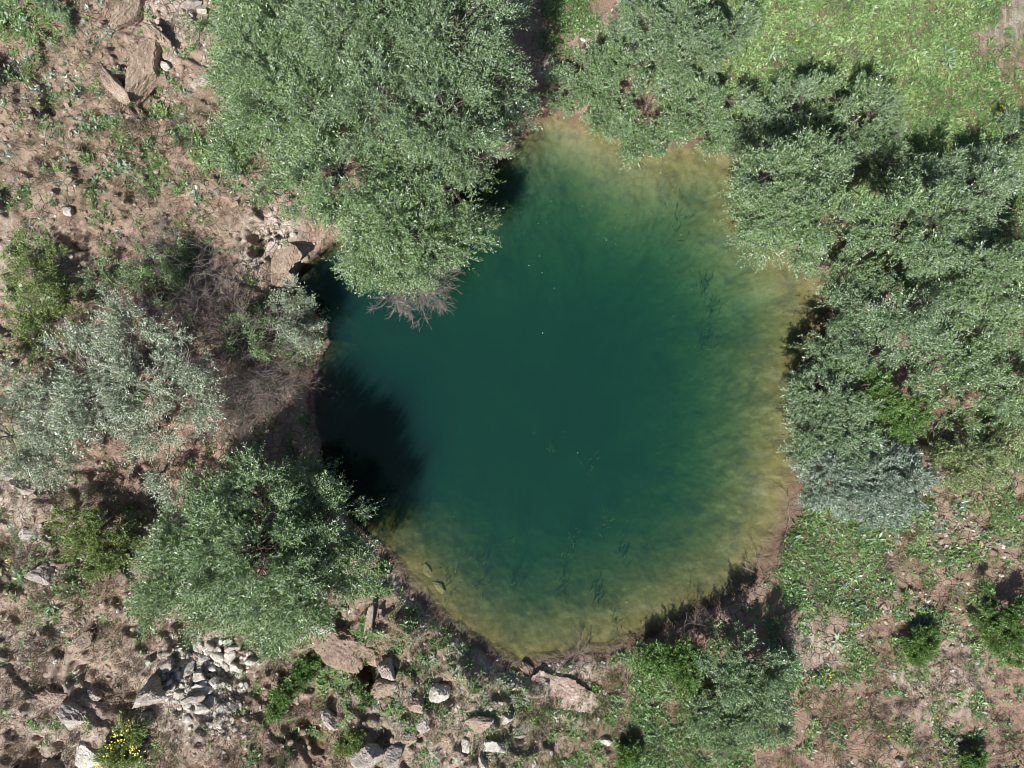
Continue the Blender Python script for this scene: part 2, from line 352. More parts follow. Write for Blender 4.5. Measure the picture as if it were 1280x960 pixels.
# ------------------------------------------------------------------ the pond water
def water_mat():
    m, t, out = newmat('pond_water'); geo = N(t, 'NewGeometry')
    b = N(t, 'Bump'); b.inputs['Strength'].default_value = .12; b.inputs['Distance'].default_value = .02
    t.links.new(noise_n(t, 6, 3, .6, .5, geo.outputs['Position']), b.inputs['Height'])
    fr = N(t, 'Fresnel'); fr.inputs['IOR'].default_value = 1.33; t.links.new(b.outputs[0], fr.inputs['Normal'])
    tr = N(t, 'BsdfTransparent'); gl = N(t, 'BsdfGlossy'); gl.inputs['Roughness'].default_value = .04; t.links.new(b.outputs[0], gl.inputs['Normal'])
    mx = N(t, 'MixShader'); t.links.new(fr.outputs[0], mx.inputs[0]); t.links.new(tr.outputs[0], mx.inputs[1]); t.links.new(gl.outputs[0], mx.inputs[2])
    t.links.new(mx.outputs[0], out.inputs[0])
    ab = N(t, 'VolumeAbsorption'); ab.inputs['Color'].default_value = (.38, .67, .50, 1); ab.inputs['Density'].default_value = 1.0
    sc = N(t, 'VolumeScatter'); sc.inputs['Color'].default_value = (.05, .175, .20, 1); sc.inputs['Density'].default_value = .42; sc.inputs['Anisotropy'].default_value = 0.0
    ad = N(t, 'AddShader'); t.links.new(ab.outputs[0], ad.inputs[0]); t.links.new(sc.outputs[0], ad.inputs[1]); t.links.new(ad.outputs[0], out.inputs['Volume'])
    return m
def make_water():
    ctr = SHW.mean(0); n = len(SHW); nxt = np.roll(SHW, -1, 0); prv = np.roll(SHW, 1, 0); tg = nrm(nxt-prv)
    nr = np.stack([-tg[:, 1], tg[:, 0]], 1)
    P = SHW+nr*0.45
    if np.abs(P-ctr).mean() < np.abs(SHW-ctr).mean(): P = SHW-nr*0.45
    me = bpy.data.meshes.new('water')
    V = [(x, y, 0.0) for x, y in P]+[(x, y, -7.0) for x, y in P]
    F = [tuple(range(n))[::-1], tuple(range(n, 2*n))]+[(i, (i+1) % n, n+(i+1) % n, n+i) for i in range(n)]
    me.from_pydata(V, [], F); me.validate()
    import bmesh
    bm = bmesh.new(); bm.from_mesh(me); bmesh.ops.recalc_face_normals(bm, faces=bm.faces); bm.to_mesh(me); bm.free()
    tag(obj('water', me, water_mat()), 'still blue green pond water shading to olive at its edges', kind='structure')
make_water()

# ------------------------------------------------------------------ trees and shrubs
def rand_dir(rng, n, zmin=-1.0):
    z = rng.uniform(zmin, 1, n); a = rng.uniform(0, 2*math.pi, n); r = np.sqrt(1-z*z)
    return np.stack([r*np.cos(a), r*np.sin(a), z], 1)
def crown_leaves(rng, lobes, dens, leaf, width, shoot, gap, flat):
    Ps, Ds, Ns, Ts, bases = [], [], [], [], []
    C = np.array([l[0] for l in lobes]); R = np.array([l[1] for l in lobes])
    for c, r, *sol in lobes:
        c = np.array(c); rz = r*flat
        ncl = max(6, int(2*math.pi*r*r*1.25/1.0))
        d = rand_dir(rng, ncl, -.35)
        ss = shoot*rng.uniform(.8, 1.2, ncl)
        base = c+d*np.array([r, r, rz])*(.72+.5*fbm3(c+d*r, 1.4, 2))[:, None]*(rng.uniform(.50, 1.03, ncl)-.55*shoot/r*.8)[:, None].clip(.1)
        base[:, 2] = np.maximum(base[:, 2], hgt(base[:, 0], base[:, 1]).clip(0)+.12)
        keep = ((rng.rand(ncl) > gap) | (len(sol) > 0)) & ((len(sol) > 0) |  (fbm3(base, 1.5, 2) > (.37+.25*gap if gap > .05 else 0)))
        q = ((base[:, None]-C[None])/(R[None, :, None]*np.array([1, 1, flat]))); inside = ((np.sqrt((q**2).sum(-1)) < .55) & (base[:, None, 2] < C[None, :, 2]+.25*R[None])).sum(1) > 1
        keep &= ~inside
        d, base, ss = d[keep], base[keep], ss[keep]
        if not len(d): continue
        bases.append((c, r, base))
        k = max(4, int(dens*31)); m = 17
        n = len(d)*k
        D0 = np.repeat(d, k, 0); L0 = np.repeat(ss, k)*rng.uniform(.6, 1.35, n)
        sd0 = nrm(D0+rng.normal(0, .5, (n, 3))+np.array([0, 0, .28]))
        B0 = np.repeat(base, k, 0)+rng.normal(0, .26*shoot, (n, 3))
        tt = (np.arange(m)+.7)/m
        tjit = np.clip(tt[None]+rng.uniform(-.04, .04, (n, m)), .03, 1.05)
        P = B0[:, None]+sd0[:, None]*(L0[:, None]*tjit)[..., None]
        P[..., 2] -= .18*L0[:, None]*tjit**2
        # leaves spiral round the shoot
        ax = nrm(np.cross(sd0, [.3, .2, .93])); ay = np.cross(sd0, ax)
        ph = (np.arange(m)*2.4)[None]+rng.uniform(0, 6.3, n)[:, None]+rng.normal(0, .3, (n, m))
        pr = ax[:, None]*np.cos(ph)[..., None]+ay[:, None]*np.sin(ph)[..., None]
        LD = sd0[:, None]*.75+pr*.75
        NN = (rng.normal(0, .75, (n, m, 3))+np.array([0, 0, 1.]))*np.where(rng.rand(n, m, 1) < .3, -1, 1)
        T = np.clip(.5+.27*rng.normal(0, 1, (n, m))+np.repeat(rng.normal(0, .14, len(d)), k)[:, None]+.25*(tjit-.6), 0, 1)
        Ps.append(P.reshape(-1, 3)); Ds.append(LD.reshape(-1, 3)); Ns.append(NN.reshape(-1, 3)); Ts.append(T.reshape(-1))
    P = np.concatenate(Ps); D = np.concatenate(Ds); NN = np.concatenate(Ns); T = np.concatenate(Ts)
    ok = np.ones(len(P), bool)
    for c, r in zip(C, R): ok &= (((P-c)/(r*np.array([1, 1, flat])))**2).sum(1) > np.where(P[:, 2] < c[2]+.25*r, .42, .1)**2
    ok &= P[:, 2] > hgt(P[:, 0], P[:, 1]).clip(0)+.03
    P, D, NN, T = P[ok], D[ok], NN[ok], T[ok]
    n = len(P); L = leaf*rng.uniform(.65, 1.3, n)
    return leaves_vf(P, D, NN, L, L*width, T), bases
STAT = {'leaves': 0}
def tree(name, label, cat, base_px, lobes, mat='willow', dens=1.0, leaf=.135, width=.32, shoot=.75, gap=.1, flat=.85, seed=1, group=None, trunk=.16, bark='bark', twiggy=1, tall=1.0):
    """lobes: (photo x, photo y, photo radius, height of the lobe's centre above the ground)"""
    rng = np.random.RandomState(seed*131+5)
    bx, by, bz = on_ground(*base_px); bz = max(bz, -.1)
    W = []
    for (px, py, pr, h) in lobes:
        h = h*tall*rng.uniform(.85, 1.2); z = max(h, .15); x, y = at_h(px, py, z); g = max(0, float(hgt(x, y))); x, y = at_h(px, py, z+g)
        W.append(((x, y, z+g), pr*MPP*(CAM_Z-z-g)/CAM_Z*.99))
    if len(W) > 3:
        top = max(c[2] for c, r in W); rm = float(np.mean([r for c, r in W])); cen = np.mean([np.array(c) for c, r in W], 0)
        W.append(((bx+(cen[0]-bx)*.3, by+(cen[1]-by)*.3, bz+(top-bz)*.85), rm*.8, 1))
        W.append(((cen[0], cen[1], bz+(top-bz)*.95), rm*.85, 1))
        cc = np.mean([np.array(l[0]) for l in W], 0)
        for c, r in [l[:2] for l in W]:
            c = np.array(c)
            if np.linalg.norm(cc-c) > .9*r: W.append((tuple(c*.55+cc*.45), r*.8))
    root = thing(name, label, cat, (bx, by, bz), group)
    (V, F, T), bases = crown_leaves(rng, W, dens, leaf, width, shoot, gap, flat)
    o0 = np.array([bx, by, bz])
    STAT['leaves'] += len(F)
    obj('foliage', mesh_np('foliage', V-o0, F, False, T), M[mat], root)
    # trunk, limbs to each lobe, branches to the clumps
    segs, twigs = [], []
    hmax = max(l[0][2] for l in W)-bz; fork = o0+np.array([0, 0, .28*hmax])
    nst = 1 if trunk > .12 else 3
    segs.append(([o0-[0, 0, .25], o0+[.02, .03, .1*hmax], fork], [trunk*1.35, trunk*1.05, trunk*.9]))
    for c, r in [l[:2] for l in W]:
        c = np.array(c); mid = (fork+c)/2+rng.normal(0, .12, 3)*np.linalg.norm(c-fork)*.5+[0, 0, .1*hmax]
        tt = np.linspace(0, 1, 6)[:, None]; pth = (1-tt)**2*fork+2*tt*(1-tt)*mid+tt**2*c
        twigs.append((pth, np.linspace(trunk*.5, trunk*.2, 6)))
    for c, r, B in bases:
        for b in B[::1]:
            c0 = c+rng.normal(0, .02, 3)*r; mid = (c0+b)/2+rng.normal(0, .08, 3)*r; tip = b+nrm(b-c)*shoot*.55*rng.uniform(.5, 1.2)+rng.normal(0, .1, 3)
            twigs.append(([c0, mid, b, tip], [trunk*.16+.006, trunk*.1+.005, .012, .004]))
            for _ in range(twiggy):
                e = b+nrm(b-c+rng.normal(0, .6, 3)*r)*shoot*rng.uniform(.5, 1.1)
                twigs.append(([b, (b+e)/2+rng.normal(0, .04, 3), e], [.011, .008, .003]))
    V, F = tubes_vf(segs, 8); obj('trunk', mesh_np('trunk', V-o0, F, True), M[bark], root)
    V, F = tubes_vf(twigs, 4); obj('branches', mesh_np('branches', V-o0, F, True), M[bark], root)
    return root
def twig_paths(rng, start, d, length, rad, depth, out, droop=.0, spread=.55, gz=True):
    n = 5; pts = [np.array(start, float)]; d = d/np.linalg.norm(d)
    for i in range(n):
        d = d+rng.normal(0, .15, 3); d[2] -= droop; d /= np.linalg.norm(d); p = pts[-1]+d*length/n
        if gz: p[2] = max(p[2], max(0, float(hgt(p[0], p[1])))+.03)
        pts.append(p)
    out.append((np.array(pts), np.maximum(np.linspace(rad, rad*.45, n+1), .0058)))
    if depth > 0:
        for k in range(rng.randint(3, 7)):
            i = rng.randint(1, n+1); nd = d+rng.normal(0, spread, 3)
            twig_paths(rng, pts[i], nd, length*rng.uniform(.45, .75), rad*.5, depth-1, out, droop, spread, gz)
def bare(name, label, cat, base_px, dirs, length, mat='twig', depth=3, rad=.03, droop=.0, seed=1, up=0.1, spread=.55, group=None, part='branches', tips=None):
    rng = np.random.RandomState(seed*71+3)
    x, y, z = on_ground(*base_px); z = max(z, 0)
    out = []
    for (dx, dy, dz, l) in dirs:
        twig_paths(rng, (x+rng.normal(0, .05), y+rng.normal(0, .05), z+up), np.array([dx, -dy, dz], float), length*l, rad, depth, out, droop, spread)
    o0 = np.array([x, y, z]); V, F = tubes_vf(out, 4)
    if tips is None:
        o = obj(name, mesh_np(name, V-o0, F, True), M[mat]); o.location = o0; return tag(o, label, cat, group)
    r = thing(name, label, cat, o0, group); obj(part, mesh_np(part, V-o0, F, True), M[mat], r)
    tm, tn, tl = tips
    E = np.array([p[0][-1] for p in out if p[1][0] < rad*.6]); E2 = np.array([p[0][3] for p in out if p[1][0] < rad*.6]); E = np.concatenate([E, E2])
    P = np.repeat(E, tn, 0)+rng.normal(0, .07, (len(E)*tn, 3)); n = len(P)
    Vl, Fl, T = leaves_vf(P, rand_dir(rng, n, -.2), rng.normal(0, .5, (n, 3))+[0, 0, 1], tl*rng.uniform(.6, 1.3, n), tl*.32*np.ones(n), rng.uniform(0, 1, n))
    obj('foliage', mesh_np('foliage', Vl-o0, Fl, False, T), M[tm], r); return r

T_ = tree
T_('willow_tree', 'broad grey green willow at the top left, beside the rocky slope with cracked ledges', 'tree', (395,150),
   [(400,50,88,5),(330,40,66,3.8),(285,25,40,2.0),(345,120,68,4.2),(318,190,48,2.6),(300,110,34,1.8),(405,140,70,5.4),(360,235,50,2.8),(330,0,60,3.4),(270,60,26,1.2)],
   'willow', 1.0, seed=1, trunk=.2)
T_('willow_tree', 'tallest dark green willow at the top centre, shading the narrow end of the pond', 'tree', (545,150),
   [(485,40,88,7),(560,50,80,6.6),(612,30,50,3.6),(612,95,52,3.6),(555,140,74,5.8),(637,150,32,2.6),(475,130,70,7),(590,200,50,4.4),(520,-10,90,6.5),(430,0,70,6)],
   'willow_dark', 1.0, seed=2, trunk=.22, gap=.14)
T_('willow_tree', 'willow leaning over the left bay of the pond, bare dead branches hanging at its foot', 'tree', (440,262),
   [(425,215,70,5),(500,225,72,5.6),(565,235,52,4.6),(460,290,56,4.2),(530,300,54,4.2),(487,335,36,2.8),(592,290,30,2.6),(395,265,36,2.6),(510,345,26,2.4),(560,318,24,2.4),(450,335,20,2.2)],
   'willow', 1.0, seed=3, trunk=.2)
T_('willow_tree', 'round willow alone on the lower left bank, casting a black shadow on the water', 'tree', (350,668),
   [(320,685,88,5),(250,680,62,3.6),(215,725,46,2.6),(280,755,58,3.2),(360,740,68,4.2),(400,660,58,4.2),(328,620,52,3.8),(432,705,40,3.2),(345,790,34,2.2),(275,620,34,3),(190,765,24,1.6),(455,730,22,2.4),(385,600,26,3)],
   'willow', 1.05, seed=4, trunk=.2, gap=.04, tall=.85)
T_('willow_tree', 'sparse silvery willow on the left bank with bare earth showing through its crown', 'tree', (165,478),
   [(165,415,48,3),(110,460,52,3),(55,505,56,2.8),(180,480,52,3.2),(235,440,40,3),(15,545,50,2.4),(120,530,48,2.8),(60,575,40,2),(245,500,38,2.8),(0,480,36,2.4),(190,540,34,2.2)],
   'silver', .6, seed=5, trunk=.13, gap=.12, twiggy=4, bark='twig')
T_('shrub', 'small silvery shrub between the sparse silvery willow and the round willow', 'shrub', (205,590), [(200,580,32,1.6),(215,610,22,1.2),(180,560,22,1.4)], 'silver', .6, seed=6, trunk=.06, gap=.1)
T_('shrub', 'bright green straggly shrub at the left edge above the sparse silvery willow', 'shrub', (60,340), [(40,310,30,.8),(70,330,30,1),(55,365,26,.8),(20,345,22,.6),(85,360,18,.7)], 'yellow', .38, leaf=.11, shoot=.5, seed=7, trunk=.05, gap=.25, twiggy=3)
T_('shrub', 'dark green little shrub beside the bare grey twigs near the left slope', 'shrub', (122,348), [(120,345,20,.6),(140,352,12,.5)], 'willow_dark', .7, leaf=.11, shoot=.4, seed=8, trunk=.04)
T_('shrub', 'yellowish green shrub tangled with dry twigs against the upper edge of the silvery willow', 'shrub', (50,420), [(40,425,28,.8),(75,405,26,.8),(25,400,18,.6),(90,395,16,.7)], 'yellow', .45, leaf=.11, shoot=.45, seed=9, trunk=.04, gap=.25, twiggy=3)
T_('shrub', 'yellow green round shrub left of the round willow', 'shrub', (120,670), [(95,655,28,1),(135,650,28,1.2),(110,685,30,1.1),(150,690,26,1.1),(125,710,18,.9),(165,665,18,1.2)], 'yellow', .75, leaf=.12, shoot=.5, seed=10, trunk=.06, gap=.12, twiggy=2)

R1 = 'willow shrubs crowding the far bank'
T_('shrub', 'low green willow shrub nearest the pale earth strip at the top of the pond', 'shrub', (735,100), [(732,85,36,1),(718,115,24,.7),(755,120,34,1),(775,85,34,1.1),(700,100,14,.5),(705,125,16,.6),(755,150,22,.7),(775,165,20,.7)], 'willow', 1., leaf=.12, shoot=.5, seed=11, trunk=.07, gap=.05, tall=1.35)
T_('shrub', 'wide dark green shrub at the top edge right of the pale earth strip', 'shrub', (845,45), [(815,25,44,1.8),(860,30,48,2),(795,60,30,1.3),(870,70,34,1.8),(910,40,36,1.5),(835,72,26,1.4),(780,20,26,1.2)], 'willow_dark', 1., leaf=.13, shoot=.55, seed=12, trunk=.1, tall=1.35)
T_('shrub', 'green shrub overhanging the top edge of the pond below a dark gap of dead wood', 'shrub', (850,140), [(810,130,36,1.1),(850,150,38,1.3),(800,160,28,1),(835,180,24,.9),(880,160,30,1.2),(905,165,22,1),(875,125,26,1.2),(910,125,30,1.3),(790,175,22,.8),(815,185,20,.8),(860,178,24,.9),(920,178,20,1.1),(835,110,20,1)], 'willow', 1., leaf=.13, shoot=.55, seed=13, trunk=.09, gap=.08, tall=1.35)
T_('shrub', 'grey leaved shrub between the overhanging shrub and the green meadow', 'shrub', (985,145), [(960,150,32,1.6),(1000,135,36,2),(935,175,22,1.2),(985,110,28,1.6),(955,185,22,1.4)], 'sage', .75, leaf=.14, shoot=.6, seed=14, trunk=.1, gap=.2, tall=0.7)
T_('shrub', 'green shrub at the meadow edge with a dark hollow on its upper side', 'shrub', (1065,150), [(1045,125,36,2.2),(1085,145,38,2.4),(1050,170,34,2.4),(1110,180,34,2.2),(1075,175,26,1.6)], 'willow', .9, leaf=.14, shoot=.6, seed=15, trunk=.1, gap=.2, tall=0.7)
T_('willow_tree', 'green willow bulging over the upper right shore of the pond', 'tree', (1000,240), [(965,215,42,3),(1010,210,44,3.4),(985,265,44,3),(940,275,28,2),(1030,265,44,3.4),(1000,305,30,2.2),(925,255,20,1.6),(960,300,24,1.8),(935,290,18,1.4),(1000,335,16,1.4),(1040,225,30,3)], 'willow', 1., seed=16, trunk=.15, tall=1.35)
T_('willow_tree', 'large pale willow at the right edge of the picture under the green meadow', 'tree', (1190,235), [(1165,222,42,3.6),(1215,230,44,4),(1255,255,44,3.8),(1190,262,44,4),(1240,212,32,2.8),(1145,235,30,3),(1270,300,30,3)], 'sage', .95, seed=17, trunk=.16, gap=.12, tall=0.7)
T_('willow_tree', 'mid green willow in the middle of the right bank thicket', 'tree', (1110,290), [(1095,235,44,3.6),(1125,285,50,4.2),(1080,300,42,3.6),(1150,320,44,3.8),(1055,335,30,2.6),(1110,340,36,3.2)], 'willow', 1., seed=18, trunk=.15, gap=.14, tall=1.35)
T_('willow_tree', 'deep green willow at the right edge below the large pale willow', 'tree', (1215,350), [(1215,325,46,3.6),(1250,360,44,3.2),(1195,370,34,3),(1265,410,34,2.4),(1230,410,34,2.4),(1275,330,28,2.8)], 'willow', .95, seed=19, trunk=.15, gap=.18, tall=1.35)
T_('willow_tree', 'silvery willow on the shore with a jagged shadow on the shallow olive water', 'tree', (1085,410), [(1060,390,38,2.8),(1110,385,44,3.4),(1045,425,30,2.4),(1095,430,42,3.2),(1150,375,36,3.2),(1135,420,38,3),(1170,350,26,3),(1035,400,18,1.8)], 'sage', 1., seed=20, trunk=.14, gap=.1, tall=1.35)
T_('shrub', 'green shrub between the silvery shore willow and a hole full of dead wood', 'shrub', (1180,465), [(1170,450,36,2.2),(1205,460,32,2),(1140,470,34,2.4),(1180,495,28,1.8),(1225,440,26,1.8)], 'willow', .85, leaf=.14, shoot=.6, seed=21, trunk=.09, gap=.18, tall=1.35)
T_('shrub', 'vivid green small leaved shrub boxed in by grey willows', 'shrub', (1115,520), [(1110,510,30,1.9),(1135,530,26,1.6),(1090,535,22,1.6),(1080,480,24,2.2),(1060,465,20,2)], 'bright', .85, leaf=.13, shoot=.5, seed=22, trunk=.07, gap=.1, tall=1.35)
T_('willow_tree', 'dark grey green willow at the waterline above the blue grey bush', 'tree', (1035,530), [(1018,490,34,2.2),(1055,500,36,2.4),(1012,535,32,2),(1050,545,36,2.2),(1000,560,22,1.4),(1075,555,32,2),(1030,455,26,2.2)], 'sage', 1., leaf=.14, shoot=.6, seed=23, trunk=.11, gap=.0, tall=1.35)
T_('shrub', 'broad blue grey bush at the lower end of the right bank thicket', 'shrub', (1080,595), [(1035,585,42,1.5),(1085,590,48,1.7),(1125,600,38,1.4),(1070,625,36,1.2),(1030,612,28,1.1),(1110,632,28,1),(1140,580,30,1.4),(1060,560,34,1.6)], 'blue', 1.05, leaf=.15, shoot=.6, seed=24, trunk=.09, gap=.04, tall=1.35)
T_('shrub', 'thin olive shrub spreading right of the blue grey bush', 'shrub', (1200,580), [(1175,590,32,1),(1215,570,36,1.2),(1250,560,32,1.1),(1200,545,28,1.2),(1230,595,26,.8),(1150,575,24,1.1),(1270,585,24,.9)], 'olive', .6, leaf=.13, shoot=.55, seed=25, trunk=.06, gap=.12, twiggy=2)
T_('shrub', 'green shrub beside a tangle of dead stems at the right edge', 'shrub', (1240,500), [(1245,480,34,1.8),(1215,505,30,1.5),(1270,500,32,1.4),(1262,450,34,2),(1190,520,26,1.3)], 'willow', .7, leaf=.13, shoot=.55, seed=26, trunk=.06, gap=.15, twiggy=2)
T_('shrub', 'green shrub in the upper right corner of the thicket beside the yellow flowers', 'shrub', (1262,175), [(1262,175,20,1.6),(1280,160,20,1.6)], 'willow_dark', .8, leaf=.13, shoot=.55, seed=27, trunk=.07)

T_('shrub', 'bright green leafy bush on the bottom bank touching the water', 'shrub', (850,835), [(835,815,24,1),(862,830,28,1.3),(880,800,22,1.2),(850,850,20,.9),(812,820,14,.6)], 'bright', 1., leaf=.13, shoot=.5, seed=28, trunk=.06, tall=.8)
T_('willow_tree', 'dark green round willow on the bottom bank with a big shadow toward the water', 'tree', (925,840), [(925,815,36,3),(958,835,38,2.6),(905,850,32,2.4),(945,875,40,2),(978,870,26,1.6),(910,800,22,2.6),(965,905,30,1.4)], 'willow_dark', 1., leaf=.14, shoot=.6, seed=29, trunk=.11, tall=.8)
T_('shrub', 'grey green low shrub below the dark round willow at the bottom edge', 'shrub', (925,910), [(930,905,32,.9),(895,900,28,.8),(905,935,24,.6),(960,915,24,.8),(870,890,24,.7)], 'willow', .9, leaf=.12, shoot=.45, seed=30, trunk=.05, gap=.05)
SB = 'small round bushes on the open ground'
T_('bush', 'small round yellow green bush alone on bare pink earth at the lower right', 'bush', (1143,802), [(1152,806,17,.6),(1140,800,14,.55),(1160,795,12,.5),(1148,820,12,.4)], 'bright', 1.1, leaf=.10, shoot=.32, seed=31, trunk=.04, gap=0)
T_('bush', 'large yellow green bush cut by the right edge', 'bush', (1250,770), [(1250,755,26,.9),(1270,780,30,1),(1245,790,24,.8),(1268,815,22,.7),(1230,775,16,.5)], 'bright', 1., leaf=.11, shoot=.4, seed=32, trunk=.05, gap=.03)
T_('bush', 'tiny vivid green bush below the white stone at the bottom edge', 'bush', (785,934), [(786,938,12,.5),(778,946,8,.35),(793,947,7,.3)], 'bright', 1.1, leaf=.10, shoot=.28, seed=33, trunk=.03, gap=0)
T_('bush', 'little lime green bush among the boulders at the bottom edge', 'bush', (438,920), [(438,922,13,.4),(446,932,9,.3),(430,932,8,.3)], 'yellow', 1.2, leaf=.10, shoot=.28, seed=34, trunk=.03, gap=0)
T_('bush', 'bright green leafy clump on the slope right of the pile of white stones', 'bush', (365,858), [(365,856,18,.5),(352,872,13,.4),(380,845,12,.4),(385,825,10,.3),(345,890,10,.3)], 'bright', .8, leaf=.11, shoot=.35, seed=35, trunk=.03, gap=.1)
T_('bush', 'tiny lime bush at the bottom right corner', 'bush', (1215,940), [(1217,943,12,.4),(1208,950,9,.3),(1222,955,9,.3)], 'bright', 1., leaf=.11, shoot=.28, seed=36, trunk=.03, gap=0)
T_('bush', 'green tuft beside the brown boulder at the foot of the round willow', 'bush', (456,868), [(456,862,12,.3),(456,878,9,.25)], 'bright', .8, leaf=.10, shoot=.28, seed=37, trunk=.03, gap=.1)
T_('bush', 'dark green tuft at the top left edge', 'bush', (66,4), [(68,2,15,.5),(58,-8,12,.4),(90,28,10,.3)], 'willow_dark', .9, leaf=.11, shoot=.32, seed=38, trunk=.03, gap=.1)
fl = T_('bush', 'bush covered with yellow flowers at the lower left edge', 'bush', (155,930), [(150,925,18,.7),(165,912,14,.7),(135,945,15,.6),(170,940,14,.6),(150,955,16,.5)], 'yellow', .75, leaf=.10, shoot=.38, seed=39, trunk=.04, gap=.1, twiggy=2)
def blossoms(root, spots, n, seed):
    rng = np.random.RandomState(seed); P = []
    for px, py, r, h in spots:
        x, y, z = on_ground(px, py, h); k = int(n)
        p = np.stack([x+rng.normal(0, r*MPP*.5, k), y+rng.normal(0, r*MPP*.5, k), z+h+rng.uniform(-.05, .15, k)], 1); P.append(p)
    P = np.concatenate(P); m = 5; P = np.repeat(P, m, 0); n = len(P)
    a = rng.uniform(0, 6.3, n); D = np.stack([np.cos(a), np.sin(a), .2+0*a], 1)
    V, F, T = leaves_vf(P, D, np.tile([0, 0, 1.], (n, 1))+rng.normal(0, .2, (n, 3)), np.full(n, .055), np.full(n, .045), rng.rand(n))
    o0 = np.array(root.location); obj('flowers', mesh_np('flowers', V-o0, F, False, T), M['flower'], root)['kind'] = 'stuff'
blossoms(fl, [(162,912,10,.95),(150,922,12,.95),(140,940,12,.8),(170,935,10,.85),(152,958,12,.7),(125,955,8,.6)], 26, 3)

# bare and dead shrubs
rng0 = np.random.RandomState(5)
def fan(n, a0, a1, dz0, dz1, seed):
    r = np.random.RandomState(seed); return [(math.cos(a), math.sin(a), r.uniform(dz0, dz1), r.uniform(.7, 1.1)) for a in np.linspace(a0, a1, n)+r.normal(0, .1, n)]
x, y, z = on_ground(488, 352)
bare('dead_branch', 'fan of bare dead branches hanging over the water below the leaning willow', 'dead branch', (522,352), fan(17, .2, 2.3, -.15, .4, 1), 1.75, 'twig', 3, .018, .0, 2, up=1.2, spread=.42)
bare('dead_shrub', 'grey brown leafless shrub filling the bank left of the pond inlet', 'dead shrub', (300,425), fan(28, 0, 6.2, .25, 1.3, 2), 2.5, 'twig_dark', 3, .032, .03, 3)
bare('dead_shrub', 'leafless shrub with long pale twigs at the head of the dark shadow on the slope', 'dead shrub', (228,355), fan(24, 0, 6.2, .2, 1.2, 3), 2.3, 'twig', 3, .026, .03, 4)
bare('dead_shrub', 'tangle of brown bare stems at the lower right of the sparse silvery willow', 'dead shrub', (300,505), fan(26, 0, 6.2, .2, 1.2, 4), 1.8, 'twig_dark', 3, .026, .03, 5)
bare('dead_shrub', 'tangled brown twigs between the leafless shrub and the sandy shore', 'dead shrub', (335,468), fan(24, 0, 6.2, .2, 1.2, 14), 1.8, 'twig_dark', 3, .024, .03, 15)
bare('twiggy_shrub', 'thin twiggy shrub with few grey leaves reaching over the dark water', 'shrub', (350,392), fan(8, -.6, .6, .2, .9, 5), 1.7, 'twig', 3, .022, .0, 6, tips=('silver', 7, .12), spread=.4)
bare('twiggy_shrub', 'half bare shrub with scattered green leaves above the leafless shrub', 'shrub', (215,345), fan(9, 0, 6.2, .5, 1.5, 6), 1.3, 'twig', 3, .022, .0, 7, tips=('willow', 8, .12))
bare('twiggy_shrub', 'half bare shrub with dull green leaves in the middle of the leafless thicket', 'shrub', (325,415), fan(9, 0, 6.2, .5, 1.5, 7), 1.3, 'twig', 3, .022, .0, 8, tips=('willow', 7, .12))
bare('dead_shrub', 'reddish brown dry shrub at the waterline above the bright leafy bush', 'dead shrub', (868,783), fan(14, 2.9, 6.4, .2, 1.1, 8), .9, 'twig_dark', 2, .016, .0, 9)
bare('dead_shrub', 'dead wood in the dark gap of the shrubs above the pond', 'dead shrub', (838,100), fan(10, 0, 6.2, .3, 1.3, 9), .9, 'twig', 2, .018, .0, 10)
bare('dead_shrub', 'brown dead stems in the hole of the right bank thicket', 'dead shrub', (1165,555), fan(10, 0, 6.2, .3, 1.3, 10), 1.2, 'twig', 2, .02, .0, 11)
bare('dead_shrub', 'bare twigs showing in the thicket near the grey leaved shrub', 'dead shrub', (1030,205), fan(8, 0, 6.2, .8, 1.8, 11), 2.6, 'twig', 2, .03, .0, 12)
bare('dead_shrub', 'pale dead twigs in the shade at the right edge thicket', 'dead shrub', (1190,425), fan(9, 0, 6.2, .5, 1.5, 12), 1.7, 'twig', 2, .024, .0, 13)
bare('driftwood_branch', 'long thin branched stick lying in the shallows at the lower right shore', 'branch', (985,655), [(-.5,.9,.0,1),(-.2,1,.0,.9),(.35,-1,.0,.8)], 1.9, 'wetstick', 2, .022, .0, 21, up=.06, spread=.3)
bare('driftwood_branch', 'short forked stick in the shallow water above the dark round willow', 'branch', (950,715), [(-.6,-.9,.02,1),(-.9,-.3,.02,.8)], 1.0, 'wetstick', 2, .018, .0, 22, up=.06, spread=.3)
bare('driftwood_branch', 'small pale drowned branch in the shallows at the pond foot', 'branch', (725,815), [(-.5,-.9,.05,1),(-.9,-.3,.05,.8),(.3,-1,.05,.8),(.6,-.7,.05,.7)], .8, 'twig', 2, .013, .0, 23, up=.06, spread=.4)
bare('log', 'dark fallen branch lying on the slope above the leafless shrub', 'log', (204,283), [(.95,.45,.0,1)], 1.1, 'bark', 1, .06, .0, 24, up=.05, spread=.3)

